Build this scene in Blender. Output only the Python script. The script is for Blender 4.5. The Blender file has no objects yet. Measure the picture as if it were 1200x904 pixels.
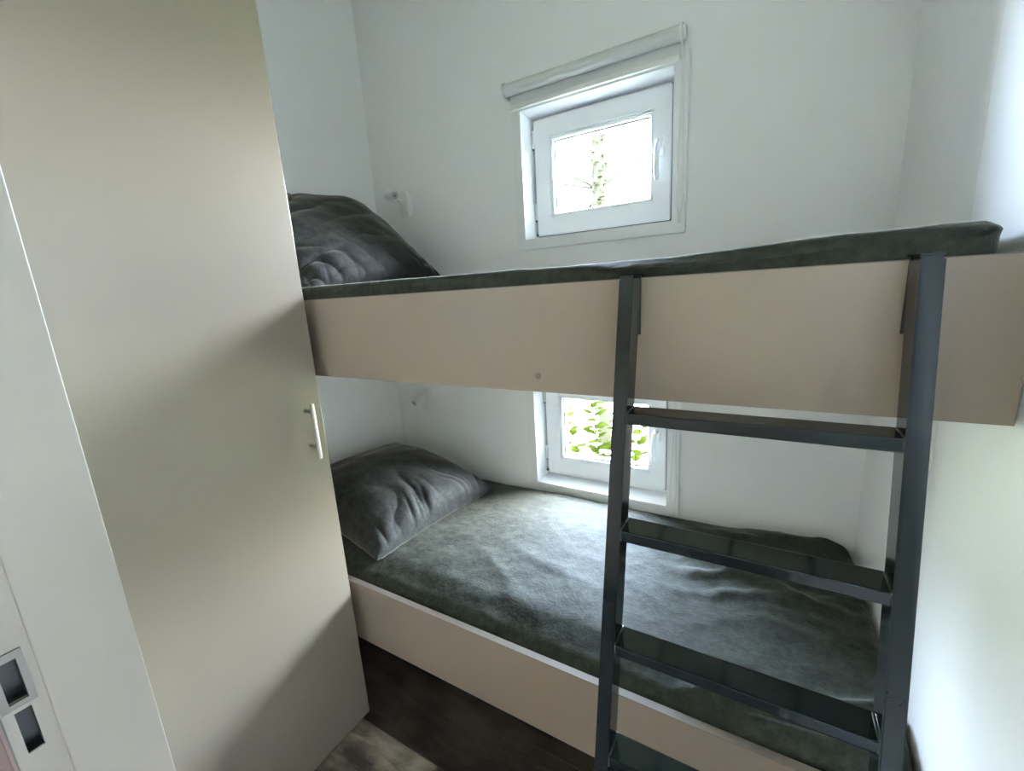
import bpy, bmesh, math, random
import numpy as np
from mathutils import Vector, Matrix, noise

random.seed(7)
rng = np.random.default_rng(7)
scene = bpy.context.scene
C = scene.collection

# ---------------------------------------------------------------- camera
cam_d = bpy.data.cameras.new('camera')
cam = bpy.data.objects.new('camera', cam_d)
C.objects.link(cam)
cam_d.sensor_width = 36.0
cam_d.lens = 504.6 / 1200.0 * 36.0
cam_d.clip_start = 0.01
right = Vector((0.86243587, 0.50264177, -0.05962908))
down = Vector((0.05782282, -0.21486998, -0.97492944))
fwd = Vector((-0.50285276, 0.83736619, -0.21437574))
H = 1.4405                                   # lens height above the floor
M = Matrix((right, -down, -fwd)).transposed().to_4x4()
M.translation = (0, 0, H)
cam.matrix_world = M
scene.camera = cam

# ---------------------------------------------------------------- world: bright hazy sky
world = bpy.data.worlds.new('hazy_sky')
scene.world = world
world.use_nodes = True
wn, wl = world.node_tree.nodes, world.node_tree.links
wn.clear()
w_out = wn.new('ShaderNodeOutputWorld')
w_bg = wn.new('ShaderNodeBackground')
w_sky = wn.new('ShaderNodeTexSky')
w_sky.sky_type = 'NISHITA'
w_sky.sun_disc = False                        # the sun itself is veiled; only its bright haze shows
w_sky.sun_elevation = math.radians(50)
w_sky.sun_rotation = math.radians(50)         # hazy sun to the right, beyond the back wall
w_sky.dust_density = 3.2
w_sky.air_density = 1.0
w_wb = wn.new('ShaderNodeMixRGB')              # neutral daylight white balance
w_wb.blend_type = 'MULTIPLY'
w_wb.inputs[0].default_value = 1.0
w_wb.inputs[2].default_value = (0.97, 0.96, 1.03, 1)
wl.new(w_sky.outputs[0], w_wb.inputs[1])
w_veil = wn.new('ShaderNodeMixRGB')            # even white veil of thin cloud over the whole sky
w_veil.blend_type = 'ADD'
w_veil.inputs[0].default_value = 1.0
w_veil.inputs[2].default_value = (5.35, 6.2, 7.7, 1)
wl.new(w_wb.outputs[0], w_veil.inputs[1])
wl.new(w_veil.outputs[0], w_bg.inputs['Color'])
wl.new(w_bg.outputs[0], w_out.inputs['Surface'])
w_bg.inputs['Strength'].default_value = 4.2

vs = scene.view_settings
scene.display_settings.display_device = 'sRGB'
vs.view_transform = 'Standard'
vs.look = 'None'
vs.gamma = 1.0
vs.use_curve_mapping = False
vs.exposure = 2.18
scene.cycles.max_bounces = 16
scene.cycles.diffuse_bounces = 12


def portal(loc, rot, sx, sz):
    """sampling guide for the sky light that enters through a modelled opening"""
    d = bpy.data.lights.new('sky_portal', 'AREA')
    d.shape = 'RECTANGLE'
    d.size, d.size_y = sx, sz
    d.cycles.is_portal = True
    o = bpy.data.objects.new('sky_portal', d)
    C.objects.link(o)
    o.location = loc
    o.rotation_euler = rot
    return o


# ---------------------------------------------------------------- key measures (metres, floor at 0)
XL, XR = -1.7096, 0.2904                     # left and right wall
YB = 1.6407                                  # back wall
YF = 0.169                                   # inner face of the doorway wall
ZC = 2.85
BD = 0.7924                                  # front face of the bunk boards
XW = -1.1040                                 # wardrobe door face
ZFLOOR = 0.046

# window reveals (x0, x1, z0, z1)
WIN = [(-0.872, -0.300, 1.638, 2.114), (-0.872, -0.300, 0.572, 1.048)]
HALL_FILL = (-0.58, -0.05, 0.50, 2.30)         # y0, y1, z0, z1 of the unseen hallway opening added for fill light
YH = -2.6
portal((-0.586, YB + 0.17, 1.876), (math.radians(-90), 0, 0), 0.5, 0.42)
portal((-0.586, YB + 0.17, 0.810), (math.radians(-90), 0, 0), 0.5, 0.42)
portal((-2.12, (HALL_FILL[0] + HALL_FILL[1]) / 2, (HALL_FILL[2] + HALL_FILL[3]) / 2), (0, math.radians(-90), 0),
       HALL_FILL[3] - HALL_FILL[2], HALL_FILL[1] - HALL_FILL[0])


# ---------------------------------------------------------------- materials
def new_mat(name):
    m = bpy.data.materials.new(name)
    m.use_nodes = True
    n = m.node_tree.nodes
    return m, n, m.node_tree.links, n['Principled BSDF']


def plain(name, col, rough=0.5, metal=0.0, spec=0.5, bump=0.0, bscale=200.0, var=0.0, vscale=3.0, stretch=None,
          coat=0.0, sheen=0.0, sheen_rough=0.4):
    m, n, l, p = new_mat(name)
    p.inputs['Base Color'].default_value = (*col, 1)
    p.inputs['Roughness'].default_value = rough
    p.inputs['Metallic'].default_value = metal
    p.inputs['Specular IOR Level'].default_value = spec
    p.inputs['Coat Weight'].default_value = coat
    p.inputs['Sheen Weight'].default_value = sheen
    p.inputs['Sheen Roughness'].default_value = sheen_rough
    tc = n.new('ShaderNodeTexCoord')
    mp = n.new('ShaderNodeMapping')
    if stretch:
        mp.inputs['Scale'].default_value = stretch
    l.new(tc.outputs['Object'], mp.inputs['Vector'])
    if var > 0:
        t = n.new('ShaderNodeTexNoise')
        t.inputs['Scale'].default_value = vscale
        t.inputs['Detail'].default_value = 5
        l.new(mp.outputs[0], t.inputs['Vector'])
        mx = n.new('ShaderNodeMixRGB')
        mx.inputs[1].default_value = (*[c * (1 - var) for c in col], 1)
        mx.inputs[2].default_value = (*[min(1, c * (1 + var)) for c in col], 1)
        l.new(t.outputs['Fac'], mx.inputs[0])
        l.new(mx.outputs[0], p.inputs['Base Color'])
    if bump > 0:
        t = n.new('ShaderNodeTexNoise')
        t.inputs['Scale'].default_value = bscale
        t.inputs['Detail'].default_value = 3
        l.new(mp.outputs[0], t.inputs['Vector'])
        b = n.new('ShaderNodeBump')
        b.inputs['Strength'].default_value = bump
        b.inputs['Distance'].default_value = 0.002
        l.new(t.outputs['Fac'], b.inputs['Height'])
        l.new(b.outputs[0], p.inputs['Normal'])
    return m


MAT = {}
MAT['wall'] = plain('wall_white_panel', (0.895, 0.90, 0.90), 0.30, spec=0.45, bump=0.04, bscale=60, var=0.015)
MAT['hall'] = plain('hallway_cream', (0.74, 0.70, 0.66), 0.6, var=0.02)
MAT['hall_dark'] = plain('hallway_low_bounce_dark', (0.10, 0.078, 0.056), 0.6, var=0.2, vscale=4, stretch=(6, 6, 0.6))  # unseen wall darkened to cut bounce onto jamb and ladder
MAT['hall_brown'] = plain('hallway_low_bounce_brown', (0.21, 0.16, 0.115), 0.5, var=0.2, vscale=4, stretch=(6, 6, 0.6))  # unseen far wall toned down so ladder fronts reflect less
MAT['ceiling'] = plain('ceiling_white', (0.78, 0.78, 0.77), 0.6, bump=0.04, bscale=80, var=0.01)
MAT['greige'] = plain('greige_laminate', (0.250, 0.216, 0.166), 0.27, spec=0.5, bump=0.03, bscale=140, var=0.03, vscale=4)
MAT['taupe'] = plain('taupe_laminate', (0.295, 0.232, 0.176), 0.40, spec=0.5, bump=0.05, bscale=160, var=0.03, vscale=5)
MAT['cream_edge'] = plain('cream_edging', (0.18, 0.15, 0.118), 0.55, var=0.02)
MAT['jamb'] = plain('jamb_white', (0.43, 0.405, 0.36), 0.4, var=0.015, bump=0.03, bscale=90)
MAT['upvc'] = plain('window_white_plastic', (0.88, 0.90, 0.92), 0.22, spec=0.5, var=0.01)
MAT['casing'] = plain('casing_white', (0.86, 0.87, 0.87), 0.4, var=0.01)
MAT['blind'] = plain('blind_fabric', (0.70, 0.715, 0.70), 0.65, bump=0.15, bscale=500, var=0.02)
MAT['white_plastic'] = plain('white_plastic', (0.80, 0.80, 0.79), 0.3, var=0.01)
MAT['bead'] = plain('bead_chain_white', (0.86, 0.87, 0.87), 0.25, var=0.01)
MAT['lens'] = plain('lamp_lens', (0.55, 0.56, 0.55), 0.15, var=0.02)
MAT['steel'] = plain('brushed_steel', (0.48, 0.455, 0.41), 0.32, metal=1.0, bump=0.05, bscale=300, stretch=(1, 1, 0.05), var=0.03)
MAT['anthracite'] = plain('anthracite_powder_coat', (0.007, 0.0115, 0.0115), 0.09, spec=0.34, bump=0.02, bscale=220, var=0.05, vscale=20)
MAT['weld'] = plain('weld_seam', (0.016, 0.022, 0.022), 0.35, bump=0.5, bscale=400, var=0.1)
MAT['hinge'] = plain('hinge_grey', (0.45, 0.48, 0.52), 0.3, metal=0.6, var=0.03)
MAT['gasket'] = plain('gasket_grey', (0.16, 0.17, 0.18), 0.5, var=0.05)
MAT['plate'] = plain('strike_plate_satin', (0.27, 0.26, 0.235), 0.4, metal=0.3, var=0.03)
MAT['hole_shade'] = plain('strike_pocket_shade', (0.006, 0.010, 0.010), 0.3, var=0.4, vscale=40)  # shade inside the strike holes, put in as near-black colour
MAT['pinkish'] = plain('door_seal_rose', (0.30, 0.215, 0.21), 0.5, var=0.05)
MAT['plywood'] = plain('pale_plywood', (0.66, 0.60, 0.50), 0.55, var=0.12, vscale=3, stretch=(1, 8, 8))
MAT['plinth'] = plain('plinth_dark', (0.03, 0.028, 0.026), 0.6, var=0.1)
MAT['bark'] = plain('bark', (0.016, 0.0148, 0.0105), 0.95, spec=0.0, bump=0.8, bscale=18, var=0.4, vscale=9, stretch=(1, 1, 0.35))
MAT['gravel'] = plain('greenish_gravel', (0.24, 0.26, 0.15), 0.9, bump=0.5, bscale=60, var=0.25, vscale=30)  # dark greenish tone keeps upward bounce from the ground low
MAT['grass'] = plain('lawn_grass', (0.20, 0.25, 0.11), 0.9, bump=0.6, bscale=40, var=0.35, vscale=8)


def velvet(name, col, nap=0.5, sheen=0.9):
    m, n, l, p = new_mat(name)
    p.inputs['Roughness'].default_value = 0.75
    p.inputs['Specular IOR Level'].default_value = 0.25
    p.inputs['Sheen Weight'].default_value = sheen
    p.inputs['Sheen Roughness'].default_value = 0.32
    p.inputs['Sheen Tint'].default_value = (0.96, 0.92, 0.78, 1)
    tc = n.new('ShaderNodeTexCoord')
    t1 = n.new('ShaderNodeTexNoise')
    t1.inputs['Scale'].default_value = 9
    t1.inputs['Detail'].default_value = 8
    t1.inputs['Roughness'].default_value = 0.72
    l.new(tc.outputs['Object'], t1.inputs['Vector'])
    r1 = n.new('ShaderNodeValToRGB')
    r1.color_ramp.elements[0].position = 0.34
    r1.color_ramp.elements[1].position = 0.68
    r1.color_ramp.elements[0].color = (*[c * (1 - nap) for c in col], 1)
    r1.color_ramp.elements[1].color = (*[c * (1 + nap) for c in col], 1)
    l.new(t1.outputs['Fac'], r1.inputs[0])
    l.new(r1.outputs[0], p.inputs['Base Color'])
    tf = n.new('ShaderNodeTexNoise')
    tf.inputs['Scale'].default_value = 46
    tf.inputs['Detail'].default_value = 6
    tf.inputs['Roughness'].default_value = 0.7
    l.new(tc.outputs['Object'], tf.inputs['Vector'])
    rf = n.new('ShaderNodeValToRGB')
    rf.color_ramp.elements[0].position = 0.36
    rf.color_ramp.elements[1].position = 0.64
    rf.color_ramp.elements[0].color = (0.55, 0.55, 0.55, 1)
    rf.color_ramp.elements[1].color = (1.25, 1.25, 1.25, 1)
    l.new(tf.outputs['Fac'], rf.inputs[0])
    mm = n.new('ShaderNodeMixRGB')
    mm.blend_type = 'MULTIPLY'
    mm.inputs[0].default_value = 1.0
    l.new(r1.outputs[0], mm.inputs[1])
    l.new(rf.outputs[0], mm.inputs[2])
    l.new(mm.outputs[0], p.inputs['Base Color'])
    t2 = n.new('ShaderNodeTexNoise')
    t2.inputs['Scale'].default_value = 150
    t2.inputs['Detail'].default_value = 4
    l.new(tc.outputs['Object'], t2.inputs['Vector'])
    t3 = n.new('ShaderNodeTexNoise')
    t3.inputs['Scale'].default_value = 28
    t3.inputs['Detail'].default_value = 5
    l.new(tc.outputs['Object'], t3.inputs['Vector'])
    b1 = n.new('ShaderNodeBump')
    b1.inputs['Strength'].default_value = 0.5
    b1.inputs['Distance'].default_value = 0.002
    l.new(t2.outputs['Fac'], b1.inputs['Height'])
    b2 = n.new('ShaderNodeBump')
    b2.inputs['Strength'].default_value = 0.35
    b2.inputs['Distance'].default_value = 0.006
    l.new(t3.outputs['Fac'], b2.inputs['Height'])
    l.new(b1.outputs[0], b2.inputs['Normal'])
    l.new(b2.outputs[0], p.inputs['Normal'])
    return m


MAT['sheet'] = velvet('velvet_sheet', (0.033, 0.038, 0.026), 0.30, 0.34)
MAT['pillow'] = velvet('velvet_pillow', (0.027, 0.029, 0.026), 0.25, 0.40)


def plank_mat(name, a, b):
    m, n, l, p = new_mat(name)
    p.inputs['Roughness'].default_value = 0.5
    p.inputs['Specular IOR Level'].default_value = 0.35
    tc = n.new('ShaderNodeTexCoord')
    mp = n.new('ShaderNodeMapping')
    mp.inputs['Scale'].default_value = (3.0, 14, 1)
    l.new(tc.outputs['Object'], mp.inputs['Vector'])
    t = n.new('ShaderNodeTexNoise')
    t.inputs['Scale'].default_value = 1.6
    t.inputs['Detail'].default_value = 9
    t.inputs['Roughness'].default_value = 0.65
    t.inputs['Distortion'].default_value = 0.6
    l.new(mp.outputs[0], t.inputs['Vector'])
    t2 = n.new('ShaderNodeTexNoise')
    t2.inputs['Scale'].default_value = 7
    t2.inputs['Detail'].default_value = 6
    l.new(tc.outputs['Object'], t2.inputs['Vector'])
    mu = n.new('ShaderNodeMath')
    mu.operation = 'MULTIPLY'
    l.new(t.outputs['Fac'], mu.inputs[0])
    l.new(t2.outputs['Fac'], mu.inputs[1])
    r = n.new('ShaderNodeValToRGB')
    r.color_ramp.elements[0].position = 0.16
    r.color_ramp.elements[1].position = 0.36
    r.color_ramp.elements[0].color = (*a, 1)
    r.color_ramp.elements[1].color = (*b, 1)
    l.new(mu.outputs[0], r.inputs[0])
    l.new(r.outputs[0], p.inputs['Base Color'])
    bp = n.new('ShaderNodeBump')
    bp.inputs['Strength'].default_value = 0.2
    bp.inputs['Distance'].default_value = 0.002
    l.new(t.outputs['Fac'], bp.inputs['Height'])
    l.new(bp.outputs[0], p.inputs['Normal'])
    return m


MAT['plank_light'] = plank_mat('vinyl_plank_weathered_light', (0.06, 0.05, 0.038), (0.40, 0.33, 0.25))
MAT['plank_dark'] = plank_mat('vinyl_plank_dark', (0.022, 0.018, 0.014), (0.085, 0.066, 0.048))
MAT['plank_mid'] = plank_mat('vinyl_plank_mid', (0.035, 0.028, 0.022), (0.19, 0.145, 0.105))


def glass_mat():
    m = bpy.data.materials.new('window_glass')
    m.use_nodes = True
    n, l = m.node_tree.nodes, m.node_tree.links
    n.clear()
    o = n.new('ShaderNodeOutputMaterial')
    tr = n.new('ShaderNodeBsdfTransparent')
    tr.inputs['Color'].default_value = (0.95, 0.97, 0.96, 1)
    gl = n.new('ShaderNodeBsdfGlossy')
    gl.inputs['Roughness'].default_value = 0.02
    fr = n.new('ShaderNodeFresnel')
    fr.inputs['IOR'].default_value = 1.3
    mx = n.new('ShaderNodeMixShader')
    l.new(fr.outputs[0], mx.inputs[0])
    l.new(tr.outputs[0], mx.inputs[1])
    l.new(gl.outputs[0], mx.inputs[2])
    l.new(mx.outputs[0], o.inputs['Surface'])
    return m


MAT['glass'] = glass_mat()


def leaf_mat(name, a, b):
    m, n, l, p = new_mat(name)
    p.inputs['Roughness'].default_value = 0.8
    p.inputs['Specular IOR Level'].default_value = 0.0
    oi = n.new('ShaderNodeTexCoord')
    t = n.new('ShaderNodeTexNoise')
    t.inputs['Scale'].default_value = 9
    l.new(oi.outputs['Object'], t.inputs['Vector'])
    r = n.new('ShaderNodeValToRGB')
    r.color_ramp.elements[0].position = 0.35
    r.color_ramp.elements[1].position = 0.65
    r.color_ramp.elements[0].color = (*a, 1)
    r.color_ramp.elements[1].color = (*b, 1)
    l.new(t.outputs['Fac'], r.inputs[0])
    l.new(r.outputs[0], p.inputs['Base Color'])
    tl = n.new('ShaderNodeBsdfTranslucent')
    l.new(r.outputs[0], tl.inputs['Color'])
    mx = n.new('ShaderNodeMixShader')
    mx.inputs[0].default_value = 0.15
    l.new(p.outputs[0], mx.inputs[1])
    l.new(tl.outputs[0], mx.inputs[2])
    l.new(mx.outputs[0], n['Material Output'].inputs['Surface'])
    return m


MAT['leaf'] = leaf_mat('shrub_leaf', (0.0042, 0.0062, 0.0006), (0.0085, 0.0115, 0.0016))
MAT['leaf_pale'] = leaf_mat('tree_leaf', (0.009, 0.0095, 0.0045), (0.013, 0.0135, 0.007))

# ---------------------------------------------------------------- build helpers
ORI = {}


def empty(name, loc, label=None, cat=None, group=None):
    o = bpy.data.objects.new(name, None)
    o.empty_display_size = 0.05
    C.objects.link(o)
    o.location = loc
    ORI[o] = Vector(loc)
    if label:
        tag(o, label, cat, group)
    return o


def tag(o, label, cat, group=None):
    o['label'] = label
    o['category'] = cat
    if group:
        o['group'] = group


def obj(name, bm, mat, parent=None, smooth=False, loc=None, angle=None):
    """bm holds world coordinates; the object's origin becomes its root's origin"""
    if parent is not None:
        org = ORI[parent]
    elif loc is not None:
        org = Vector(loc)
    else:
        org = Vector((0, 0, 0))
    bmesh.ops.recalc_face_normals(bm, faces=bm.faces)
    bmesh.ops.translate(bm, verts=bm.verts, vec=-org)
    me = bpy.data.meshes.new(name)
    bm.to_mesh(me)
    bm.free()
    if smooth:
        for p in me.polygons:
            p.use_smooth = True
        if angle:
            me.set_sharp_from_angle(angle=math.radians(angle))
    me.materials.append(MAT[mat] if isinstance(mat, str) else mat)
    o = bpy.data.objects.new(name, me)
    C.objects.link(o)
    if parent is not None:
        o.parent = parent
    else:
        o.location = org
    ORI[o] = org
    return o


def struct(name, bm, mat, label=None, cat=None, **k):
    o = obj(name, bm, mat, **k)
    o['kind'] = 'structure'
    if label:
        tag(o, label, cat)
    return o


def box(bm, x0, x1, y0, y1, z0, z1, bev=0.0, seg=2, rot=None):
    b = bmesh.new()
    bmesh.ops.create_cube(b, size=1.0)
    bmesh.ops.scale(b, vec=(x1 - x0, y1 - y0, z1 - z0), verts=b.verts)
    if bev > 0:
        bmesh.ops.bevel(b, geom=b.edges[:], offset=bev, segments=seg, affect='EDGES', profile=0.6)
    mt = Matrix.Translation(((x0 + x1) / 2, (y0 + y1) / 2, (z0 + z1) / 2))
    if rot is not None:
        mt = mt @ rot
    bmesh.ops.transform(b, matrix=mt, verts=b.verts)
    merge(bm, b)
    return bm


def merge(bm, b):
    me = bpy.data.meshes.new('tmp')
    b.to_mesh(me)
    b.free()
    bm.from_mesh(me)
    bpy.data.meshes.remove(me)


def cyl(bm, p0, p1, r, r2=None, n=20, bev=0.0):
    p0, p1 = Vector(p0), Vector(p1)
    d = p1 - p0
    b = bmesh.new()
    bmesh.ops.create_cone(b, cap_ends=True, segments=n, radius1=r, radius2=r if r2 is None else r2, depth=d.length)
    if bev > 0:
        ee = [e for e in b.edges if any(len(f.verts) > 4 for f in e.link_faces)]
        bmesh.ops.bevel(b, geom=ee, offset=bev, segments=2, affect='EDGES')
    q = d.to_track_quat('Z', 'Y').to_matrix().to_4x4()
    bmesh.ops.transform(b, matrix=Matrix.Translation((p0 + p1) / 2) @ q, verts=b.verts)
    merge(bm, b)
    return bm


def tube(bm, pts, rads, n=10):
    pts = [Vector(p) for p in pts]
    rings = []
    for i, p in enumerate(pts):
        d = (pts[min(i + 1, len(pts) - 1)] - pts[max(i - 1, 0)]).normalized()
        up = Vector((0, 1, 0)) if abs(d.y) < 0.9 else Vector((1, 0, 0))
        a = d.cross(up).normalized()
        b = d.cross(a).normalized()
        r = rads[i] if hasattr(rads, '__len__') else rads
        rings.append([bm.verts.new(p + a * (math.cos(2 * math.pi * k / n) * r) + b * (math.sin(2 * math.pi * k / n) * r))
                      for k in range(n)])
    for i in range(len(rings) - 1):
        for k in range(n):
            bm.faces.new((rings[i][k], rings[i][(k + 1) % n], rings[i + 1][(k + 1) % n], rings[i + 1][k]))
    bm.faces.new(rings[0])
    bm.faces.new(rings[-1])
    return bm


def ring(bm, o, i, y0, y1, bev=0.0):
    """rectangular picture-frame ring in the xz plane; o, i = (x0, x1, z0, z1)"""
    b = bmesh.new()

    def loop(r, y):
        return [b.verts.new((r[0], y, r[2])), b.verts.new((r[1], y, r[2])), b.verts.new((r[1], y, r[3])), b.verts.new((r[0], y, r[3]))]
    A, B, Cc, D = loop(o, y0), loop(i, y0), loop(o, y1), loop(i, y1)
    for k in range(4):
        j = (k + 1) % 4
        b.faces.new((A[k], A[j], B[j], B[k]))
        b.faces.new((Cc[k], D[k], D[j], Cc[j]))
        b.faces.new((A[k], Cc[k], Cc[j], A[j]))
        b.faces.new((B[k], B[j], D[j], D[k]))
    if bev > 0:
        ee = [e for e in b.edges if e.calc_face_angle(0) > 0.5]
        bmesh.ops.recalc_face_normals(b, faces=b.faces)
        ee = [e for e in b.edges if e.calc_face_angle(0) > 0.5]
        bmesh.ops.bevel(b, geom=ee, offset=bev, segments=2, affect='EDGES')
    merge(bm, b)
    return bm


def B():
    return bmesh.new()


def holed_wall(bm, xs, zs, y0, y1, holes):
    """slab between y0 and y1 with rectangular through-holes (x0, x1, z0, z1)"""
    X = sorted(set(list(xs) + [v for h in holes for v in h[:2]]))
    Z = sorted(set(list(zs) + [v for h in holes for v in h[2:]]))

    def hole(i, j):
        if i < 0 or j < 0 or i >= len(X) - 1 or j >= len(Z) - 1:
            return True
        cx, cz = (X[i] + X[i + 1]) / 2, (Z[j] + Z[j + 1]) / 2
        return any(h[0] < cx < h[1] and h[2] < cz < h[3] for h in holes)
    cache = {}

    def v(i, j, y):
        k = (i, j, y)
        if k not in cache:
            cache[k] = bm.verts.new((X[i], y, Z[j]))
        return cache[k]
    for i in range(len(X) - 1):
        for j in range(len(Z) - 1):
            if hole(i, j):
                continue
            bm.faces.new((v(i, j, y0), v(i + 1, j, y0), v(i + 1, j + 1, y0), v(i, j + 1, y0)))
            bm.faces.new((v(i, j, y1), v(i, j + 1, y1), v(i + 1, j + 1, y1), v(i + 1, j, y1)))
            if hole(i - 1, j):
                bm.faces.new((v(i, j, y0), v(i, j + 1, y0), v(i, j + 1, y1), v(i, j, y1)))
            if hole(i + 1, j):
                bm.faces.new((v(i + 1, j, y0), v(i + 1, j, y1), v(i + 1, j + 1, y1), v(i + 1, j + 1, y0)))
            if hole(i, j - 1):
                bm.faces.new((v(i, j, y0), v(i, j, y1), v(i + 1, j, y1), v(i + 1, j, y0)))
            if hole(i, j + 1):
                bm.faces.new((v(i, j + 1, y0), v(i + 1, j + 1, y0), v(i + 1, j + 1, y1), v(i, j + 1, y1)))
    return bm


# ---------------------------------------------------------------- the room shell
bm = holed_wall(B(), (XL - 0.1, XR + 0.1), (ZFLOOR - 0.1, ZC + 0.1), YB, YB + 0.16, WIN)
struct('wall_back', bm, 'wall', 'white panelled wall behind the bunks with two small windows', 'wall')
struct('wall_left', box(B(), XL - 0.1, XL, YF - 0.1, YB, ZFLOOR - 0.1, ZC + 0.1), 'wall',
       'white wall at the pillow end of the bunks', 'wall')
wr = struct('wall_right', box(B(), XR + 0.004, XR + 0.1, YH, YB, ZFLOOR - 0.1, ZC + 0.1), 'gasket',
            'white panelled wall at the foot end beside the ladder', 'wall')
SEAM = 1.077
for y0, y1 in ((SEAM + 0.0012, YB), (0.0, SEAM - 0.0012)):
    obj('wall_panel', box(B(), XR, XR + 0.004, y0, y1, ZFLOOR - 0.02, ZC, 0.0008, 1), 'wall', wr)
struct('ceiling', box(B(), XL - 0.1, XR + 0.1, YF - 0.1, YB + 0.16, ZC, ZC + 0.1), 'ceiling', 'white ceiling above the upper bunk', 'ceiling')

# door-side wall with the door opening the camera stands in
DX0, DX1, DZ = -0.7535, 0.10, 2.06
bm = holed_wall(B(), (XL - 0.1, XR), (ZFLOOR - 0.1, ZC + 0.1), 0.035, YF - 0.001, [(DX0 - 0.02, DX1 + 0.02, ZFLOOR - 0.2, DZ + 0.02)])
struct('wall_front', bm, 'wall', 'white wall holding the doorway beside the wardrobe', 'wall')
# hallway behind the camera, unseen; its side opening is added for fill light
hz = 2.5
bm = holed_wall(B(), (YH - 0.1, 0.034), (ZFLOOR, hz), -2.1, -2.0, [HALL_FILL])
for v in bm.verts:
    v.co = Vector((v.co.y, v.co.x, v.co.z))
struct('wall_hallway_left', bm, 'hall', 'cream hallway wall outside the doorway with an unseen opening added for fill light', 'wall')
struct('wall_hallway_far', box(B(), -2.0, XR, YH - 0.1, YH, ZFLOOR, hz), 'hall_brown', 'unseen hallway wall behind the viewer, toned brown to dim ladder reflections', 'wall')
struct('wall_hallway_right', box(B(), XR, XR + 0.0035, YH, -0.001, ZFLOOR, hz), 'hall_dark', 'unseen hallway wall continuing from the foot end wall, darkened to cut bounce', 'wall')
struct('ceiling', box(B(), -2.1, XR + 0.1, YH - 0.1, 0.0345, hz, hz + 0.1), 'hall', 'cream hallway ceiling outside the doorway', 'ceiling')

# floor with vinyl planks, boards running along the bunks
fl = struct('floor', box(B(), -2.1, XR + 0.1, YH - 0.1, YB + 0.16, ZFLOOR - 0.1, ZFLOOR - 0.004), 'plinth',
            'dark weathered wood-look vinyl floor under the bunks', 'floor')
ROW = 0.19
rows = [0.733 + k * ROW for k in range(-4, 5)]
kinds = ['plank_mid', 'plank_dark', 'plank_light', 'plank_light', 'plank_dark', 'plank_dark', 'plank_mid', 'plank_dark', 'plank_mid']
for k, y0 in enumerate(rows):
    ya, yb = max(y0, 0.0), min(y0 + ROW, YB)
    if yb - ya < 0.02:
        continue
    if k == 3:
        cuts = [XL, -0.785, XR]
    elif k == 4:
        cuts = [XL, -0.35, XR]
    else:
        c = XL + 0.35 + (k * 0.53) % 0.9
        cuts = [XL, c, min(c + 1.22, XR - 0.1), XR]
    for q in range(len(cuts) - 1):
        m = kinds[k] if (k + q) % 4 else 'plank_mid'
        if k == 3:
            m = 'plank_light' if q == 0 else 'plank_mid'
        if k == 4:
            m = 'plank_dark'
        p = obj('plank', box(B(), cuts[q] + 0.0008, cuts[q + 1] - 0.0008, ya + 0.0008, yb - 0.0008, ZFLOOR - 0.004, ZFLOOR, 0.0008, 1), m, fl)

# door jamb with the strike plate
JX = -0.75
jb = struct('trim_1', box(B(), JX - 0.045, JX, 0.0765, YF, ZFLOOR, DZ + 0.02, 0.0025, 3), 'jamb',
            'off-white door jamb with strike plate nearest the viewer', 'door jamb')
# middle stretch of the rebate with two mortices behind the plate (profile in the yz plane, cut as a holed slab along x)
def yz_holed(name, x0, x1, ys, zs, holes, mat, parent, bev=0.0):
    b = holed_wall(B(), ys, zs, x0, x1, holes)      # built with (x=y, y=x) then swapped
    for v in b.verts:
        v.co = Vector((v.co.y, v.co.x, v.co.z))
    return obj(name, b, mat, parent)


MORT = [(0.046, 0.0625, 0.9935, 1.0485), (0.0475, 0.0622, 0.919, 0.979)]
yz_holed('mortice_shade_ring', JX - 0.0205, JX - 0.0068, (0.0400, 0.0690), (0.905, 1.0655), MORT, 'hole_shade', jb)  # near-black layer behind the rebate paints shade into the holes
yz_holed('jamb_rebate', JX - 0.0068, JX - 0.004, (0.0335, 0.0765), (ZFLOOR, DZ + 0.02), MORT, 'jamb', jb)
obj('mortice_shade_back', box(B(), JX - 0.045, JX - 0.0205, 0.0335, 0.0765, 0.905, 1.0655), 'hole_shade', jb)
obj('door_stop', box(B(), JX - 0.045, JX - 0.002, -0.01, 0.0333, ZFLOOR, DZ, 0.001, 1), 'pinkish', jb)
yz_holed('strike_plate', JX - 0.0046, JX - 0.0002, (0.0385, 0.0688), (0.9862, 1.0585), [MORT[0]], 'plate', jb)
obj('door_seal', box(B(), JX - 0.012, JX - 0.0015, 0.0335, 0.0375, ZFLOOR, DZ, 0.001, 1), 'gasket', jb)
obj('seal_lip', box(B(), JX - 0.0012, JX + 0.003, 0.0325, 0.0360, ZFLOOR, DZ, 0.0008, 1), 'pinkish', jb)
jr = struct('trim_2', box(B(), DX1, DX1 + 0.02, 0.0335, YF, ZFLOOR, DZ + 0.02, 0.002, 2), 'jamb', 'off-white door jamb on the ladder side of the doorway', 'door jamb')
struct('trim_3', box(B(), JX, DX1, 0.0335, YF, DZ, DZ + 0.02, 0.002, 2), 'jamb', 'off-white head piece over the doorway', 'door head')


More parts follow.
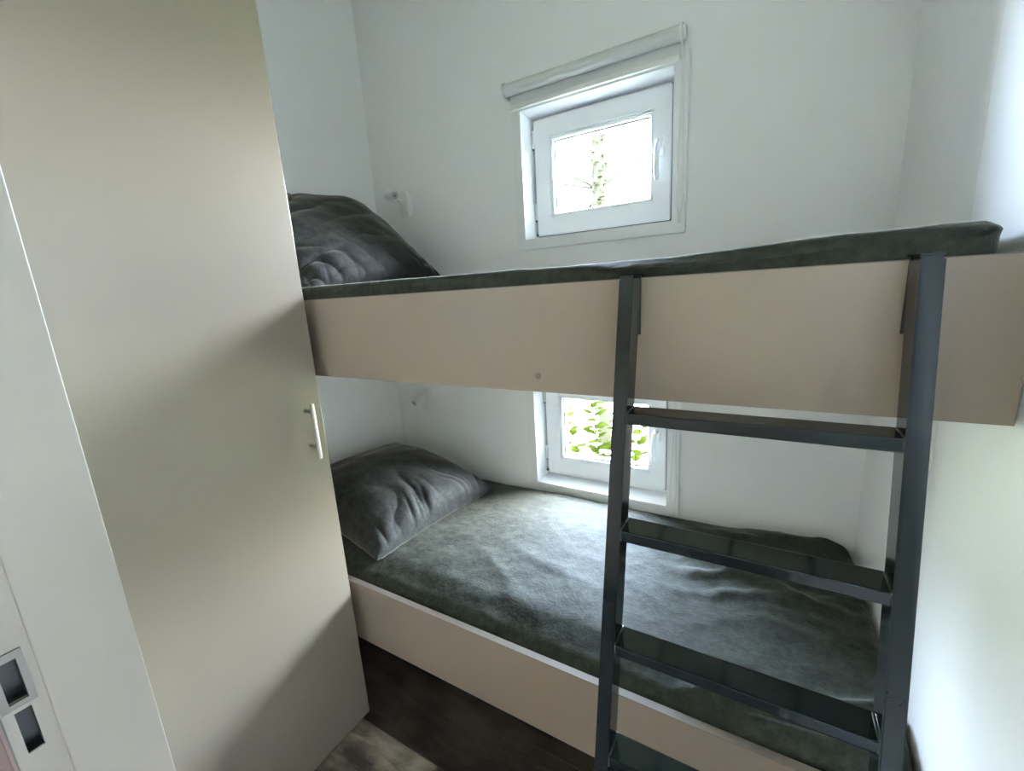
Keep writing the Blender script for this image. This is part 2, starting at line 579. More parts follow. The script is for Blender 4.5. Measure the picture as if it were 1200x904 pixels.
# ---------------------------------------------------------------- windows
def make_window(n, r, label):
    x0, x1, z0, z1 = r
    YS = YB + 0.088                                        # sash face
    root = empty('window_%d' % n, ((x0 + x1) / 2, YB, z0))
    root['kind'] = 'structure'
    tag(root, label, 'window')
    obj('casing', ring(B(), (x0 - 0.036, x1 + 0.042, z0 - 0.038, z1 + 0.036), (x0, x1, z0, z1), YB - 0.014, YB, 0.002), 'casing', root)
    obj('reveal_lining', ring(B(), (x0 - 0.002, x1 + 0.002, z0 - 0.002, z1 + 0.002), (x0 + 0.003, x1 - 0.003, z0 + 0.003, z1 - 0.003), YB - 0.013, YB + 0.155), 'upvc', root)
    fr = (x0 + 0.003, x1 - 0.003, z0 + 0.003, z1 - 0.003)
    obj('frame', ring(B(), fr, (fr[0] + 0.034, fr[1] - 0.036, fr[2] + 0.034, fr[3] - 0.034), YS + 0.012, YS + 0.06, 0.002), 'upvc', root)
    so = (x0 + 0.013, x1 - 0.026, z0 + 0.020, z1 - 0.013)
    si = (-0.782, -0.398, z0 + 0.102, z1 - 0.094)
    obj('sash_seal', ring(B(), (so[0] - 0.004, so[1] + 0.002, so[2] - 0.002, so[3] + 0.004), (so[0] + 0.01, so[1] - 0.01, so[2] + 0.01, so[3] - 0.01), YS + 0.006, YS + 0.0125), 'gasket', root)
    sash = obj('sash', ring(B(), so, (si[0] - 0.012, si[1] + 0.012, si[2] - 0.012, si[3] + 0.012), YS - 0.006, YS + 0.05, 0.003), 'upvc', root)
    obj('glazing_bead', ring(B(), (si[0] - 0.013, si[1] + 0.013, si[2] - 0.013, si[3] + 0.013), si, YS - 0.001, YS + 0.022, 0.004), 'upvc', sash)
    obj('pane_seal', ring(B(), (si[0] - 0.001, si[1] + 0.001, si[2] - 0.001, si[3] + 0.001), (si[0] + 0.004, si[1] - 0.004, si[2] + 0.004, si[3] - 0.004), YS + 0.021, YS + 0.024), 'gasket', sash)
    obj('pane', box(B(), si[0] - 0.006, si[1] + 0.006, YS + 0.024, YS + 0.028, si[2] - 0.006, si[3] + 0.006), 'glass', sash)
    obj('outer_bead', ring(B(), (si[0] - 0.013, si[1] + 0.013, si[2] - 0.013, si[3] + 0.013), (si[0] + 0.006, si[1] - 0.006, si[2] + 0.006, si[3] - 0.006), YS + 0.029, YS + 0.05), 'upvc', sash)
    # hinges on the pillow side
    for zz in (z1 - 0.085, z0 + 0.115):
        b = B()
        cyl(b, (so[0] - 0.004, YS - 0.008, zz - 0.03), (so[0] - 0.004, YS - 0.008, zz + 0.035), 0.0055, n=14, bev=0.001)
        h = obj('hinge', b, 'upvc', root, smooth=True, angle=40)
        obj('hinge_pin', cyl(B(), (so[0] - 0.004, YS - 0.008, zz - 0.037), (so[0] - 0.004, YS - 0.008, zz - 0.030), 0.0038, n=12), 'gasket', h)
    obj('hinge_stay', box(B(), so[0] - 0.008, so[0] + 0.001, YS - 0.010, YS + 0.006, so[2] + 0.001, so[2] + 0.010, 0.001, 1), 'gasket', root)
    # handle: oval rose and a lever hanging straight down
    hx, hz0 = -0.362, z0 + 0.268
    b = B()
    box(b, hx - 0.014, hx + 0.014, YS - 0.013, YS - 0.004, hz0 - 0.034, hz0 + 0.034, 0.0042, 3)
    hd = obj('handle_rose', b, 'upvc', sash, smooth=True, angle=60)
    b = B()
    tube(b, [(hx, YS - 0.006, hz0 + 0.012), (hx, YS - 0.028, hz0 + 0.012), (hx - 0.002, YS - 0.040, hz0 + 0.006), (hx - 0.005, YS - 0.043, hz0 - 0.012),
             (hx - 0.006, YS - 0.043, hz0 - 0.06), (hx - 0.005, YS - 0.040, hz0 - 0.105), (hx - 0.005, YS - 0.038, hz0 - 0.112)],
         [0.0095, 0.0095, 0.0098, 0.0092, 0.0085, 0.0085, 0.005], 14)
    obj('handle_lever', b, 'upvc', sash, smooth=True, angle=60)
    return root


make_window(1, WIN[0], 'small square-edged white window above the upper bunk')
make_window(2, WIN[1], 'small white window beside the lower mattress, behind the ladder')


def make_blind(dz, label):
    z = 2.180 + dz
    xa, xb = -0.915, -0.268
    root = empty('roller_blind', ((xa + xb) / 2, YB, z), label, 'roller blind', 'roller blinds over the small windows')
    ry = YB - 0.046
    obj('roller_tube', cyl(B(), (xa + 0.008, ry, z), (xb - 0.012, ry, z), 0.0215, n=32, bev=0.001), 'blind', root, smooth=True, angle=40)
    for s, x in ((-1, xa), (1, xb - 0.012)):
        b = B()
        box(b, x, x + 0.008, ry + 0.0, YB - 0.0142, z - 0.026, z + 0.027, 0.002, 2)
        cyl(b, (x, ry, z), (x + 0.008, ry, z), 0.0265, n=28, bev=0.001)
        obj('bracket', b, 'white_plastic', root, smooth=True, angle=40)
    # sprocket wheel for the chain
    sx = xb - 0.001
    spr = obj('chain_wheel', cyl(B(), (sx - 0.005, ry, z), (sx + 0.006, ry, z), 0.0185, n=24, bev=0.002), 'white_plastic', root, smooth=True, angle=40)
    # cloth hanging off the back of the roll down to the bottom rail
    obj('blind_cloth', box(B(), xa + 0.014, xb - 0.018, YB - 0.0262, YB - 0.0254, z - 0.052, z), 'blind', root)
    rail = obj('bottom_rail', box(B(), xa + 0.012, xb - 0.016, YB - 0.031, YB - 0.0185, z - 0.064, z - 0.048, 0.003, 2), 'white_plastic', root)
    # bead chain loop: two strands of little balls
    zb = 1.628 + dz
    base = bmesh.new()
    bmesh.ops.create_icosphere(base, subdivisions=1, radius=0.0023)
    bme = bpy.data.meshes.new('bead')
    base.to_mesh(bme)
    base.free()
    b = B()
    pts = []
    n = 95
    w0 = 0.0185
    for s in (-1, 1):
        for k in range(n):
            t = k / (n - 1)
            zz = z - t * (z - zb - 0.012)
            bulge = 0.0105 if t > 0.8 else 0.0105 * (t / 0.8) ** 2
            pts.append((sx + s * bulge * (1 - max(0, t - 0.88) / 0.14) - 0.004 * t, ry + s * w0 * (1 - t) ** 1.5 * 0.9 - 0.004 * (1 - t), zz))
    for k in range(7):
        a = math.pi * k / 6
        pts.append((sx - 0.004 + 0.003 * math.cos(a), ry, zb + 0.010 - 0.008 * math.sin(a)))
    for p in pts:
        o_ = len(b.verts)
        b.from_mesh(bme)
        b.verts.ensure_lookup_table()
        for v in b.verts[o_:]:
            v.co += Vector(p)
    for s in (-1, 1):
        line = [p for i, p in enumerate(pts[:2 * n]) if (i < n) == (s < 0)]
        tube(b, line[::6] + [line[-1]], 0.0008, 5)
    obj('bead_chain', b, 'bead', root, smooth=True)
    bpy.data.meshes.remove(bme)
    return root


make_blind(0.0, 'rolled-up off-white roller blind with bead chain above the upper window')
make_blind(WIN[1][2] - WIN[0][2], 'rolled-up roller blind over lower window, its bead chain hanging behind the ladder')


# ---------------------------------------------------------------- reading lamps on the back wall
def make_lamp(cx, z0, z1, hp, hdir, label):
    root = empty('reading_lamp', (cx, YB, (z0 + z1) / 2), label, 'wall lamp', 'white reading lamps by the pillows')
    w = 0.0255
    # base: rounded capsule, thicker at the bottom
    b = B()
    n = 12
    prof = []
    for k in range(n + 1):
        a = math.pi * k / n
        prof.append((cx + w * math.cos(a), z1 - w + w * math.sin(a)))
    for k in range(n + 1):
        a = math.pi + math.pi * k / n
        prof.append((cx + w * math.cos(a), z0 + w + w * math.sin(a) * 0.75))
    f = b.faces.new([b.verts.new((x, YB, z)) for x, z in prof])
    r = bmesh.ops.extrude_face_region(b, geom=[f])
    for v in [g for g in r['geom'] if isinstance(g, bmesh.types.BMVert)]:
        v.co.y -= 0.030
    bmesh.ops.recalc_face_normals(b, faces=b.faces)
    top = [e for e in b.edges if all(abs(v.co.y - (YB - 0.030)) < 1e-5 for v in e.verts)]
    bmesh.ops.bevel(b, geom=top, offset=0.005, segments=3, affect='EDGES')
    obj('lamp_base', b, 'white_plastic', root, smooth=True, angle=50)
    hp, d = Vector(hp), Vector(hdir).normalized()
    piv = Vector((cx - 0.008, YB - 0.024, (z0 + z1) / 2 + 0.012))
    obj('swivel_arm', tube(B(), [piv, (piv + hp) / 2, hp], 0.0085, 12), 'white_plastic', root, smooth=True, angle=60)
    a, e = hp - d * 0.030, hp + d * 0.030
    b = B()
    cyl(b, a, e, 0.0225, 0.0235, n=32, bev=0.002)
    # hollow the front: inset face and push in
    b.faces.ensure_lookup_table()
    ff = max(b.faces, key=lambda q: q.calc_center_median().dot(d))
    bmesh.ops.inset_region(b, faces=[ff], thickness=0.0032)
    for v in ff.verts:
        v.co -= d * 0.007
    hd = obj('lamp_head', b, 'white_plastic', root, smooth=True, angle=40)
    obj('lens', cyl(B(), e - d * 0.012, e - d * 0.005, 0.0165, 0.0165, n=28, bev=0.002), 'lens', hd, smooth=True, angle=40)
    obj('lens_nub', cyl(B(), e - d * 0.006, e - d * 0.0035, 0.0045, 0.0035, n=16), 'gasket', hd, smooth=True, angle=40)
    obj('switch', cyl(B(), (cx, YB - 0.034, z0 + 0.016), (cx, YB - 0.028, z0 + 0.016), 0.006, n=16, bev=0.001), 'white_plastic', root, smooth=True, angle=40)
    return root


make_lamp(-1.502, 1.803, 1.925, (-1.530, YB - 0.066, 1.902), (1.0, -0.18, -0.17), 'white swivelling reading lamp on the wall above the upper pillow')
make_lamp(-1.497, 0.858, 0.976, (-1.512, YB - 0.064, 0.924), (-0.10, -0.85, -0.24), 'white swivelling reading lamp on the wall above the lower pillow')

# ---------------------------------------------------------------- bunks
def make_bunk(zt, zb, label, cap):
    root = empty('bunk_bed', ((XL + XR) / 2, BD, zb), label, 'bunk bed', 'the two wall-to-wall bunks')
    fb = obj('front_board', box(B(), XL + 0.002, XR - 0.003, BD, BD + 0.018, zb, zt, 0.0012, 2), 'taupe', root)
    obj('edge_band', box(B(), XL + 0.002, XR - 0.003, BD - 0.0003, BD + 0.0183, zt - 0.001, zt + 0.0006), 'cream_edge', fb)
    w_ = (XR - XL - 0.01) / 12
    for k in range(12):
        xa = XL + 0.005 + k * w_
        obj('bed_slat', box(B(), xa + 0.006, xa + w_ - 0.006, BD + 0.019, YB - 0.002, zb + 0.045, zb + 0.063, 0.001, 1), 'plywood', root)
    for y0, y1 in ((BD + 0.019, BD + 0.064), (YB - 0.047, YB - 0.002)):
        obj('support_rail', box(B(), XL + 0.002, XR - 0.002, y0, y1, zb + 0.0, zb + 0.044, 0.001, 1), 'plywood', root)
    if cap:
        obj('screw_cap', cyl(B(), (-0.41, BD - 0.0015, 1.262), (-0.41, BD + 0.001, 1.262), 0.007, n=20, bev=0.0006), 'cream_edge', fb, smooth=True, angle=40)
    return root


U_T, U_B = H + 0.0089, H - 0.2128
L_T, L_B = H - 0.9115, H - 1.1332
make_bunk(U_T, U_B, 'upper bunk with taupe front board, ladder hooked over it', True)
make_bunk(L_T, L_B, 'lower bunk with taupe front board above the dark floor', False)


def prof(a, b, r, nin, nr=7, nside=4, hside=0.1):
    """profile from the bottom of one side over the top to the bottom of the other: list of (pos, drop)"""
    out = []
    for k in range(nside):
        out.append((a, r + hside * (1 - k / nside)))
    for k in range(nr):
        t = math.pi / 2 * k / nr
        out.append((a + r * (1 - math.cos(t)), r * (1 - math.sin(t))))
    for k in range(nin + 1):
        out.append((a + r + (b - a - 2 * r) * k / nin, 0.0))
    for k in range(nr - 1, -1, -1):
        t = math.pi / 2 * k / nr
        out.append((b - r * (1 - math.cos(t)), r * (1 - math.sin(t))))
    for k in range(nside - 1, -1, -1):
        out.append((b, r + hside * (1 - k / nside)))
    return out


def fbm(x, y, z=0.0, o=4):
    return noise.fractal(Vector((x, y, z)), 1.0, 2.0, o)


def ridge(t):
    """rounded crease profile: 0..1"""
    return (0.5 + 0.5 * math.cos(t)) ** 2.2


def make_mattress(x0, x1, y0, y1, top, bottom, RC, fn, name, nx=220, ny=96, r=0.035):
    px = prof(x0, x1, r, nx, hside=top - bottom - r)
    py = prof(y0, y1, r, ny, hside=top - bottom - r)
    b = B()
    grid = []
    for (x, hx) in px:
        row = []
        for (y, hy) in py:
            h = max(hx, hy)
            if hx > 0 and hy > 0 and hx <= r and hy <= r:
                h = min(r, math.hypot(hx, hy))
            X, Y = x, y
            # round the plan corners
            ex = (x0 + RC - x) / RC if x < x0 + RC else ((x - (x1 - RC)) / RC if x > x1 - RC else 0)
            ey = (y0 + RC - y) / RC if y < y0 + RC else ((y - (y1 - RC)) / RC if y > y1 - RC else 0)
            if ex > 0 and ey > 0:
                ux, uy = ex * math.sqrt(max(0, 1 - ey * ey / 2)), ey * math.sqrt(max(0, 1 - ex * ex / 2))
                X = (x0 + RC - ux * RC) if x < x0 + RC else (x1 - RC + ux * RC)
                Y = (y0 + RC - uy * RC) if y < y0 + RC else (y1 - RC + uy * RC)
            dx, dy, dz = fn(X, Y, h, hx, hy)
            row.append(b.verts.new((X + dx, Y + dy, top - h + dz)))
        grid.append(row)
    for i in range(len(px) - 1):
        for j in range(len(py) - 1):
            vs_ = [grid[i][j], grid[i + 1][j], grid[i + 1][j + 1], grid[i][j + 1]]
            b.faces.new(vs_)
    bmesh.ops.remove_doubles(b, verts=b.verts, dist=1e-5)
    ee = [e for e in b.edges if e.is_boundary]
    bmesh.ops.holes_fill(b, edges=ee, sides=0)
    o = obj(name, b, 'sheet', smooth=True, loc=((x0 + x1) / 2, (y0 + y1) / 2, bottom), angle=70)
    return o


def smooth01(t):
    t = max(0.0, min(1.0, t))
    return t * t * (3 - 2 * t)


def lower_fn(x, y, h, hx, hy):
    top = 1 - smooth01(h / 0.05)
    z = 0.006 * fbm(x * 2.2, y * 2.2) + 0.0022 * fbm(x * 9, y * 9, 3)
    # gathered wrinkles running from the back-right corner into the bed
    m = smooth01((x + 0.28) / 0.3) * smooth01((y - 1.12) / 0.25) * (1 - smooth01((y - 1.585) / 0.04))
    ph = 62 * (y + 0.22 * x) + 2.6 * fbm(x * 3, y * 3, 7) * 2
    z += 0.014 * m * ridge(ph) * (0.45 + 0.8 * max(0, fbm(x * 6, y * 5, 2) + 0.35))
    # hump of bunched cloth along the back wall near the foot end
    z += 0.028 * smooth01((x + 0.20) / 0.30) * (1 - smooth01((x - 0.19) / 0.08)) * math.exp(-((y - 1.565) / 0.045) ** 2)
    # creases across the foot half
    m2 = smooth01((x + 0.3) / 0.2) * math.exp(-((y - 1.28) / 0.12) ** 2) * (1 - smooth01((x - 0.2) / 0.08))
    z += 0.009 * m2 * ridge(46 * (y - 0.35 * x) + 3.0 * fbm(x * 4, y * 4, 5))
    # mild creases in the middle
    m3 = math.exp(-((x + 0.62) / 0.3) ** 2 - ((y - 1.05) / 0.15) ** 2)
    z += 0.005 * m3 * ridge(40 * (y + 0.55 * x) + 3 * fbm(x * 4, y * 4, 9))
    # big fold in the front foot corner
    d = (y - 0.90) - 0.42 * (x - 0.02) + 0.02 * math.sin(9 * x)
    z += 0.016 * math.exp(-(d / 0.018) ** 2) * smooth01((x + 0.16) / 0.14) * (1 - smooth01((x - 0.24) / 0.04))
    d = (y - 0.862) - 0.05 * (x - 0.02) + 0.012 * math.sin(11 * x + 1)
    z += 0.012 * math.exp(-(d / 0.012) ** 2) * smooth01((x + 0.05) / 0.1) * (1 - smooth01((x - 0.22) / 0.05))
    # slump toward the front edge
    z -= 0.018 * (1 - smooth01((y - 0.82) / 0.12))
    z -= 0.012 * smooth01((y - 1.50) / 0.12) * (1 - smooth01((x + 0.1) / 0.2))
    dy = 0.0
    if hy > 0 and y < 1.2:
        dy = -0.004 * fbm(x * 5, h * 20, 1)
    return 0.0, dy, z * (0.25 + 0.75 * top)


def upper_fn(x, y, h, hx, hy):
    z = 0.004 * fbm(x * 2.0, y * 2.0, 11) + 0.0015 * fbm(x * 9, y * 9, 3)
    z += 0.010 * smooth01((x + 0.15) / 0.25) * math.exp(-((y - 0.87) / 0.09) ** 2)
    z -= 0.006 * math.exp(-((x + 0.3) / 0.2) ** 2)
    dy = 0.0
    front = 1 if y < 1.2 else 0
    if front:
        # long shallow folds sliding down toward the ladder along the front side
        zz = -h
        f = ridge(150 * (zz + 0.085 * (x + 0.3)) + 2.2 * fbm(x * 2.4, zz * 9, 2))
        amp = 0.018 * smooth01((x + 0.65) / 0.4) * smooth01((h - 0.002) / 0.012) * (1 - smooth01((y - 0.87) / 0.03)) * (1 - smooth01((h - 0.028) / 0.008))
        dy -= amp * f
        dy -= 0.002 * fbm(x * 6, zz * 30, 4) * smooth01(h / 0.02)
    return 0.0, dy, z


lm = make_mattress(XL + 0.006, XR - 0.005, BD + 0.026, YB - 0.008, 0.556, L_B + 0.0645, 0.10, lower_fn, 'mattress')
tag(lm, 'lower mattress in rumpled dark grey velvet sheet, lit by the lower window', 'mattress', 'mattresses in dark velvet sheets')
um = make_mattress(XL + 0.006, XR - 0.022, BD + 0.024, YB - 0.008, 1.487, U_B + 0.0645, 0.07, upper_fn, 'mattress', r=0.022)
tag(um, 'upper mattress in dark grey velvet sheet, seen edge-on over the board', 'mattress', 'mattresses in dark velvet sheets')


# ---------------------------------------------------------------- pillows
def spow(a, p):
    return np.sign(a) * np.abs(a) ** p


def vnoise(x, y, seed=0):
    """smooth value noise on numpy arrays, about -1..1"""
    def h(i, j):
        v = np.sin(i * 127.1 + j * 311.7 + seed * 74.7) * 43758.5453
        return (v - np.floor(v)) * 2 - 1
    i, j = np.floor(x), np.floor(y)
    fx, fy = x - i, y - j
    fx, fy = fx * fx * (3 - 2 * fx), fy * fy * (3 - 2 * fy)
    return (h(i, j) * (1 - fx) + h(i + 1, j) * fx) * (1 - fy) + (h(i, j + 1) * (1 - fx) + h(i + 1, j + 1) * fx) * fy


def creases(t):
    """rounded ridges with sharp valleys, -1..0.6"""
    return np.abs(np.sin(t)) ** 0.75 - 0.62


def pillow_mesh(sx, sy, t_top, t_bot, frame, fn, floor_z, N=150):
    a = np.linspace(-1, 1, N)
    a = np.sin(a * math.pi / 2) * 0.55 + a * 0.45            # finer rows near the seams
    u, v = np.meshgrid(a, a, indexing='ij')
    X = u * sx / 2 * (1 - 0.075 * (1 - v ** 2) * np.abs(u) ** 3)
    Y = v * sy / 2 * (1 - 0.075 * (1 - u ** 2) * np.abs(v) ** 3)
    dome = ((1 - np.abs(u) ** 2.4) * (1 - np.abs(v) ** 2.4)).clip(0) ** 0.44
    fm = np.array(frame)
    sheets = []
    for t, sg in ((t_top, 1), (t_bot, -1)):
        Z = sg * t * dome
        G = np.stack([X, Y, Z], -1)
        n = np.cross(np.gradient(G, axis=0), np.gradient(G, axis=1))
        n /= np.linalg.norm(n, axis=-1, keepdims=True) + 1e-12
        n *= sg
        fade = (1 - np.maximum(np.abs(u), np.abs(v)) ** 14)
        G = G + n * (fn(u, v) * fade)[..., None] * sg * (1 if sg > 0 else -1)
        W = G @ fm[:3, :3].T + fm[:3, 3]
        # rest softly on the bed, the end wall and the window wall
        W[..., 2] = np.maximum(W[..., 2], floor_z + 0.0015 * (sg > 0))
        W[..., 0] = np.maximum(W[..., 0], XL + 0.004)
        W[..., 1] = np.minimum(W[..., 1], YB - 0.004)
        sheets.append(W)
    idt = np.arange(N * N).reshape(N, N)
    idb = idt.copy()
    idb[1:-1, 1:-1] = N * N + np.arange((N - 2) ** 2).reshape(N - 2, N - 2)
    P = np.concatenate([sheets[0].reshape(-1, 3), sheets[1][1:-1, 1:-1].reshape(-1, 3)])
    quads = []
    for i in range(N - 1):
        for j in range(N - 1):
            quads.append((int(idt[i, j]), int(idt[i + 1, j]), int(idt[i + 1, j + 1]), int(idt[i, j + 1])))
            quads.append((int(idb[i, j]), int(idb[i, j + 1]), int(idb[i + 1, j + 1]), int(idb[i + 1, j])))
    return P, quads


def make_pillow(P, quads, label, base):
    me = bpy.data.meshes.new('pillow')
    me.from_pydata([tuple(p) for p in (P - np.array(base))], [], quads)
    me.materials.append(MAT['pillow'])
    for p in me.polygons:
        p.use_smooth = True
    me.update()
    o = bpy.data.objects.new('pillow', me)
    C.objects.link(o)
    o.location = base
    tag(o, label, 'pillow', 'dark grey velvet pillows')
    return o


def lower_creases(u, v):
    s = 1 - u                                              # from the seam facing the bed
    w = v + 0.16 * vnoise(s * 2.2 + 3, v * 2.5, 1) + 0.10 * s
    c = 0.021 * creases(7.5 * w + 1.4 * vnoise(w * 3, s * 1.2, 2)) * np.exp(-(s / 0.55) ** 2) * (0.55 + 0.6 * vnoise(v * 2.3 + 5, s * 1.1, 3).clip(-0.6, 1))
    c += 0.010 * creases(17 * w + 2 * vnoise(w * 4, s * 2, 4)) * np.exp(-(s / 0.30) ** 2)
    f = 1 + v                                              # front seam: a few soft tucks
    c += 0.010 * creases(6 * (u + 0.2 * vnoise(u * 2, f * 2, 5))) * np.exp(-(f / 0.3) ** 2)
    c += 0.012 * vnoise(u * 1.7 + 9, v * 1.7, 6) + 0.004 * vnoise(u * 5, v * 5, 7)
    return c


def upper_creases(u, v):
    # tucks circling out of the near lower corner
    du, dv = u - 1.0, v + 1.0
    r = np.sqrt(du ** 2 + dv ** 2) + 0.10 * vnoise(u * 3, v * 3, 11)
    c = 0.020 * creases(13 * r ** 0.8) * np.exp(-(r / 0.62) ** 2)
    # long drag lines sweeping over the face toward the top
    q = (u * 0.80 + v * 0.42) + 0.14 * vnoise(u * 1.8, v * 1.5, 12) + 0.12 * v * v
    c += 0.012 * creases(10 * q + 1.6 * vnoise(u * 2.4, v * 2.0, 13)) * (0.25 + 0.75 * (0.5 + 0.5 * vnoise(u * 1.6 + 2, v * 1.6, 14))) * (0.35 + 0.65 * np.exp(-((v + 0.5) / 0.75) ** 2))
    s = 1 - u
    c += 0.011 * creases(10 * (v + 0.15 * vnoise(s * 2, v * 3, 15))) * np.exp(-(s / 0.28) ** 2)
    c += 0.010 * vnoise(u * 1.9 + 4, v * 1.9, 16) + 0.003 * vnoise(u * 6, v * 6, 17)
    return c


fr = Matrix.Translation((-1.385, 1.215, 0.618)) @ Matrix.Rotation(math.radians(-6), 4, 'Z') @ Matrix.Rotation(math.radians(8), 4, 'Y')
P, Q = pillow_mesh(0.65, 0.63, 0.142, 0.09, fr, lower_creases, 0.556)
make_pillow(P, Q, 'plump dark grey velvet pillow lying at the head of the lower bunk', (-1.37, 1.2, 0.556))
fr = Matrix.Translation((-1.480, 1.190, 1.672)) @ Matrix.Rotation(math.radians(-5), 4, 'Z') @ Matrix.Rotation(math.radians(5), 4, 'X') @ Matrix.Rotation(math.radians(38), 4, 'Y')
P, Q = pillow_mesh(0.60, 0.62, 0.105, 0.08, fr, upper_creases, 1.487)
make_pillow(P, Q, 'dark velvet pillow propped against the wall on the upper bunk', (-1.45, 1.18, 1.487))

# ---------------------------------------------------------------- ladder
LY, LS = 0.7375, 0.2011                       # front face y at lens height, lean per metre of height
LX1, LX2, LW, LD = -0.2204, 0.1601, 0.0243, 0.0513


def lad_y(z):
    return LY + LS * (z - H)


lad = empty('bunk_ladder', (0, lad_y(0), 0), 'anthracite steel bunk ladder hooked over the upper bunk board', 'ladder')


def sheared(x0, x1, z0, z1, yf, yb, bev):
    b = B()
    box(b, x0, x1, 0, 1, z0, z1)
    for v in b.verts:
        v.co.y = lad_y(v.co.z) + (yb if v.co.y > 0.5 else yf)
    bmesh.ops.bevel(b, geom=b.edges[:], offset=bev, segments=2, affect='EDGES')
    return b


for x in (LX1, LX2):
    s = obj('stile', sheared(x, x + LW, ZFLOOR + 0.012, U_T, 0, LD, 0.002), 'anthracite', lad)
    obj('foot_cap', sheared(x - 0.001, x + LW + 0.001, ZFLOOR, ZFLOOR + 0.014, -0.001, LD + 0.001, 0.002), 'weld', s)
    obj('top_cap', sheared(x + 0.0005, x + LW - 0.0005, U_T - 0.0005, U_T + 0.003, 0.0005, LD + 0.0005, 0.001), 'anthracite', s)
    # hook: plate lying on the board face, bent over its top edge
    hk = obj('hook_plate', box(B(), x, x + LW, BD - 0.0032, BD - 0.0004, U_T - 0.10, U_T + 0.0045, 0.0005, 1), 'weld', lad)
    obj('hook_top', box(B(), x, x + LW, lad_y(U_T) + 0.004, BD + 0.0120, U_T + 0.0031, U_T + 0.0065, 0.0006, 1), 'anthracite', hk)
for zr in (1.2355, 1.0455, 0.8555, 0.6650, 0.4740, 0.2830):
    zt = H + (zr - H) * 1.039
    yf = lad_y(zt) - 0.0005
    rg = obj('rung', box(B(), LX1 + LW - 0.0005, LX2 + 0.0005, yf, yf + 0.0515, zt - 0.0200, zt, 0.0022, 2), 'anthracite', lad)
    for x, s in ((LX1 + LW, 1), (LX2, -1)):
        w = B()
        tube(w, [(x + s * 0.0012, yf + 0.002, zt + 0.0006), (x + s * 0.0012, yf + 0.046, zt + 0.0002)], 0.0014, 8)
        tube(w, [(x + s * 0.0012, yf + 0.0006, zt - 0.0005), (x + s * 0.0012, yf + 0.0006, zt - 0.019)], 0.0013, 8)
        obj('weld', w, 'weld', rg, smooth=True)

# ---------------------------------------------------------------- wardrobe
wd = empty('wardrobe', ((XL + XW) / 2, 0.48, 0), 'tall greige laminate wardrobe with a steel bar handle', 'wardrobe')
WY0, WY1, WZ1, WB = YF + 0.003, 0.7550, 2.62, 0.0585
T = 0.018
b = B()
box(b, XL + 0.002, XW - T - 0.003, WY1 - T, WY1 - 0.0005, WB, WZ1, 0.0008, 1)
obj('side_panel', b, 'greige', wd)
obj('side_panel', box(B(), XL + 0.002, XW - T - 0.003, WY0, WY0 + T, WB, WZ1, 0.0008, 1), 'greige', wd)
obj('top_panel', box(B(), XL + 0.002, XW - T - 0.003, WY0 + T, WY1 - T, WZ1 - T, WZ1), 'greige', wd)
obj('bottom_panel', box(B(), XL + 0.002, XW - T - 0.003, WY0 + T, WY1 - T, WB + 0.06, WB + 0.06 + T), 'greige', wd)
obj('back_panel', box(B(), XL + 0.002, XL + 0.008, WY0 + T, WY1 - T, WB + 0.06, WZ1 - T), 'greige', wd)
obj('plinth', box(B(), XW - 0.06, XW - 0.045, WY0 + T, WY1 - T, ZFLOOR, WB + 0.06), 'plinth', wd)
for yy in (WY0 + 0.03, WY1 - 0.03):
    obj('foot', cyl(B(), (XW - 0.09, yy, ZFLOOR), (XW - 0.09, yy, WB + 0.061), 0.015, n=16), 'plinth', wd, smooth=True, angle=40)
dr = obj('door', box(B(), XW - T, XW, WY0 + 0.001, WY1, WB, WZ1, 0.0012, 2), 'greige', wd)
hx, hy = XW + 0.035, 0.7045
hb = obj('handle', cyl(B(), (hx, hy, 1.010), (hx, hy, 1.170), 0.0058, n=24, bev=0.0008), 'steel', dr, smooth=True, angle=40)
ORI[hb] = ORI[dr]
for zz in (1.146, 1.044):
    obj('handle_post', cyl(B(), (XW, hy, zz), (hx - 0.003, hy, zz), 0.0052, n=18), 'steel', dr, smooth=True, angle=40)

# ---------------------------------------------------------------- outside: gravel, shrub and a slim tree
struct('ground', box(B(), -30, 30, YB + 0.16, 45, -0.62, -0.5), 'gravel', 'dull greenish gravel ground outside the windows', 'ground')
struct('ground', box(B(), -30, 30, -40, YB, -0.62, -0.5), 'grass', 'unseen green lawn outside the hallway opening, added for green bounce', 'ground')  # unseen lawn added to tint the hallway light green


def leaf(bm, p, d, up, L, W):
    d = d.normalized()
    s = d.cross(up)
    if s.length < 1e-3:
        s = Vector((1, 0, 0))
    s.normalize()
    n = s.cross(d)
    a = bm.verts.new(p)
    l1 = bm.verts.new(p + d * L * 0.35 + s * W * 0.5 - n * L * 0.02)
    l2 = bm.verts.new(p + d * L * 0.72 + s * W * 0.36 - n * L * 0.06)
    m1 = bm.verts.new(p + d * L * 0.35 + n * W * 0.14)
    m2 = bm.verts.new(p + d * L * 0.72 + n * W * 0.08)
    r1 = bm.verts.new(p + d * L * 0.35 - s * W * 0.5 - n * L * 0.02)
    r2 = bm.verts.new(p + d * L * 0.72 - s * W * 0.36 - n * L * 0.06)
    e = bm.verts.new(p + d * L - n * L * 0.1)
    for f in ((a, l1, m1), (a, m1, r1), (l1, l2, m2, m1), (m1, m2, r2, r1), (l2, e, m2), (m2, e, r2)):
        bm.faces.new(f)


def rv():
    return Vector((random.gauss(0, 1), random.gauss(0, 1), random.gauss(0, 1)))


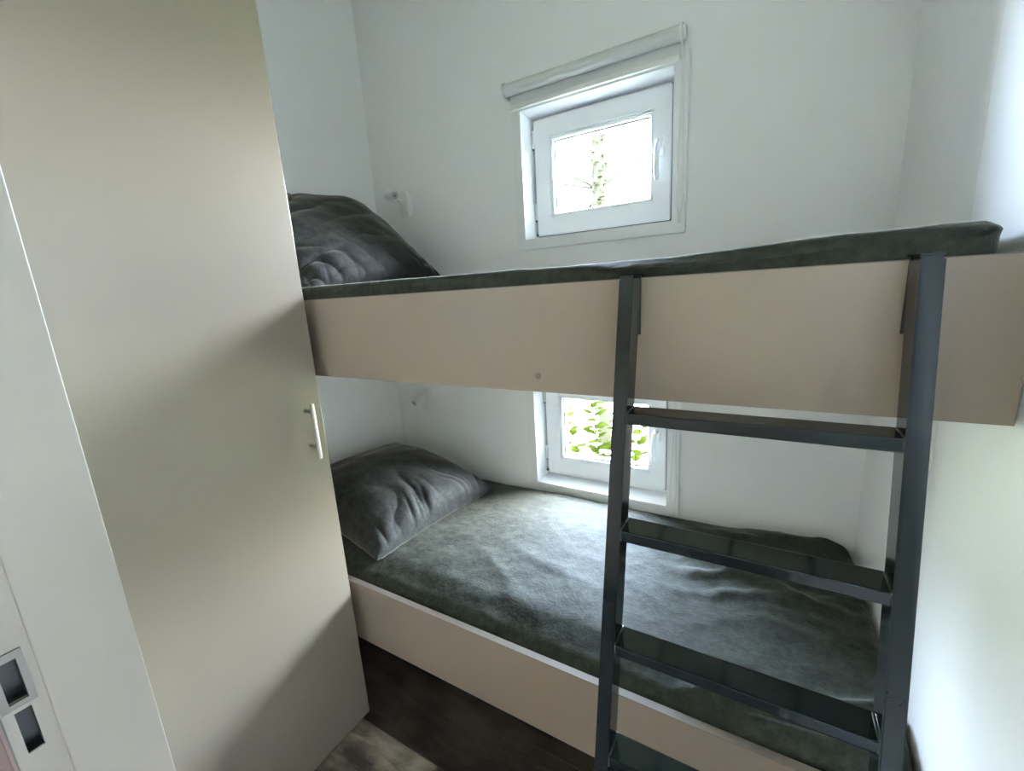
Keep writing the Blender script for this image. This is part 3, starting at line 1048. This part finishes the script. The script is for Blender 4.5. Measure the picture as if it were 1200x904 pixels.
def make_shrub(base, stems, label, size=1.0):
    root = empty('leafy_shrub', base, label, 'shrub', 'shrubs outside the lower window')
    lf = B()
    for (ox, oy, h, lean, n) in stems:
        p0 = Vector(base) + Vector((ox, oy, 0))
        pts = [p0 + Vector((lean * t * t * h + 0.02 * math.sin(5 * t + ox * 9), 0.03 * math.sin(4 * t + oy), h * t)) for t in [k / 8 for k in range(9)]]
        obj('stem', tube(B(), pts, [0.008 * (1 - 0.6 * k / 8) for k in range(9)], 7), 'leaf', root, smooth=True)
        for k in range(n):
            t = 0.22 + 0.78 * (k / n)
            i = min(7, int(t * 8))
            q = pts[i].lerp(pts[i + 1], t * 8 - i)
            a = k * 2.4 + ox * 5
            d = Vector((math.cos(a), math.sin(a), random.uniform(0.0, 0.7)))
            leaf(lf, q, d, Vector((0, 0, 1)), random.uniform(0.08, 0.135) * size, random.uniform(0.055, 0.085) * size)
    fo = obj('foliage', lf, 'leaf', root, smooth=True)
    fo['kind'] = 'stuff'
    return root


make_shrub((-0.98, 2.75, -0.5), [(0, 0, 1.5, -0.03, 60), (-0.13, 0.05, 1.1, -0.12, 30), (0.11, 0.1, 1.30, 0.05, 46), (0.20, 0.2, 1.05, 0.06, 30), (-0.24, 0.12, 0.8, -0.2, 24)],
           'leafy green shrub seen through the lower window left of the ladder')
make_shrub((-0.42, 3.3, -0.5), [(0, 0, 0.8, 0.05, 22), (0.16, 0.05, 0.7, 0.1, 18)],
           'low green shrub seen at the right edge of the lower window')


def make_tree(base, label):
    root = empty('slim_tree', base, label, 'tree')
    bx, by, bz = base
    pts = [(bx + 0.03 * math.sin(k * 0.9), by + 0.03 * math.cos(k * 1.3), bz + 0.6 * k) for k in range(12)]
    tr = obj('trunk', tube(B(), pts, [0.085 - 0.003 * k for k in range(12)], 14), 'bark', root, smooth=True)
    lf = B()
    brs = []
    for k in range(22):
        i = random.randint(3, 10)
        p = Vector(pts[i])
        a = random.uniform(0, 6.28)
        L = random.uniform(0.5, 1.2)
        e = p + Vector((math.cos(a) * L, math.sin(a) * L, random.uniform(0.1, 0.6)))
        mid = (p + e) / 2 + Vector((0, 0, 0.08))
        obj('branch', tube(B(), [p, mid, e], [0.016, 0.010, 0.004], 6), 'bark', root, smooth=True)
        for q in range(26):
            t = random.uniform(0.25, 1.05)
            c = p.lerp(e, t) + rv() * 0.05
            leaf(lf, c, rv(), Vector((0, 0, 1)), random.uniform(0.04, 0.075), random.uniform(0.02, 0.035))
    for k in range(520):       # ivy hugging the trunk
        i = random.uniform(3, 10)
        p = Vector(pts[int(i)]).lerp(Vector(pts[int(i) + 1]), i % 1)
        a = random.uniform(0, 6.28)
        o_ = Vector((math.cos(a), math.sin(a), 0))
        leaf(lf, p + o_ * 0.07, o_ + Vector((0, 0, random.uniform(-0.8, 0.3))), Vector((0, 0, 1)), random.uniform(0.05, 0.08), random.uniform(0.04, 0.06))
    fo = obj('foliage', lf, 'leaf_pale', root, smooth=True)
    fo['kind'] = 'stuff'
    return root


make_tree((-1.70, 5.0, -0.5), 'slim ivy-clad tree outside, faint through the upper window')
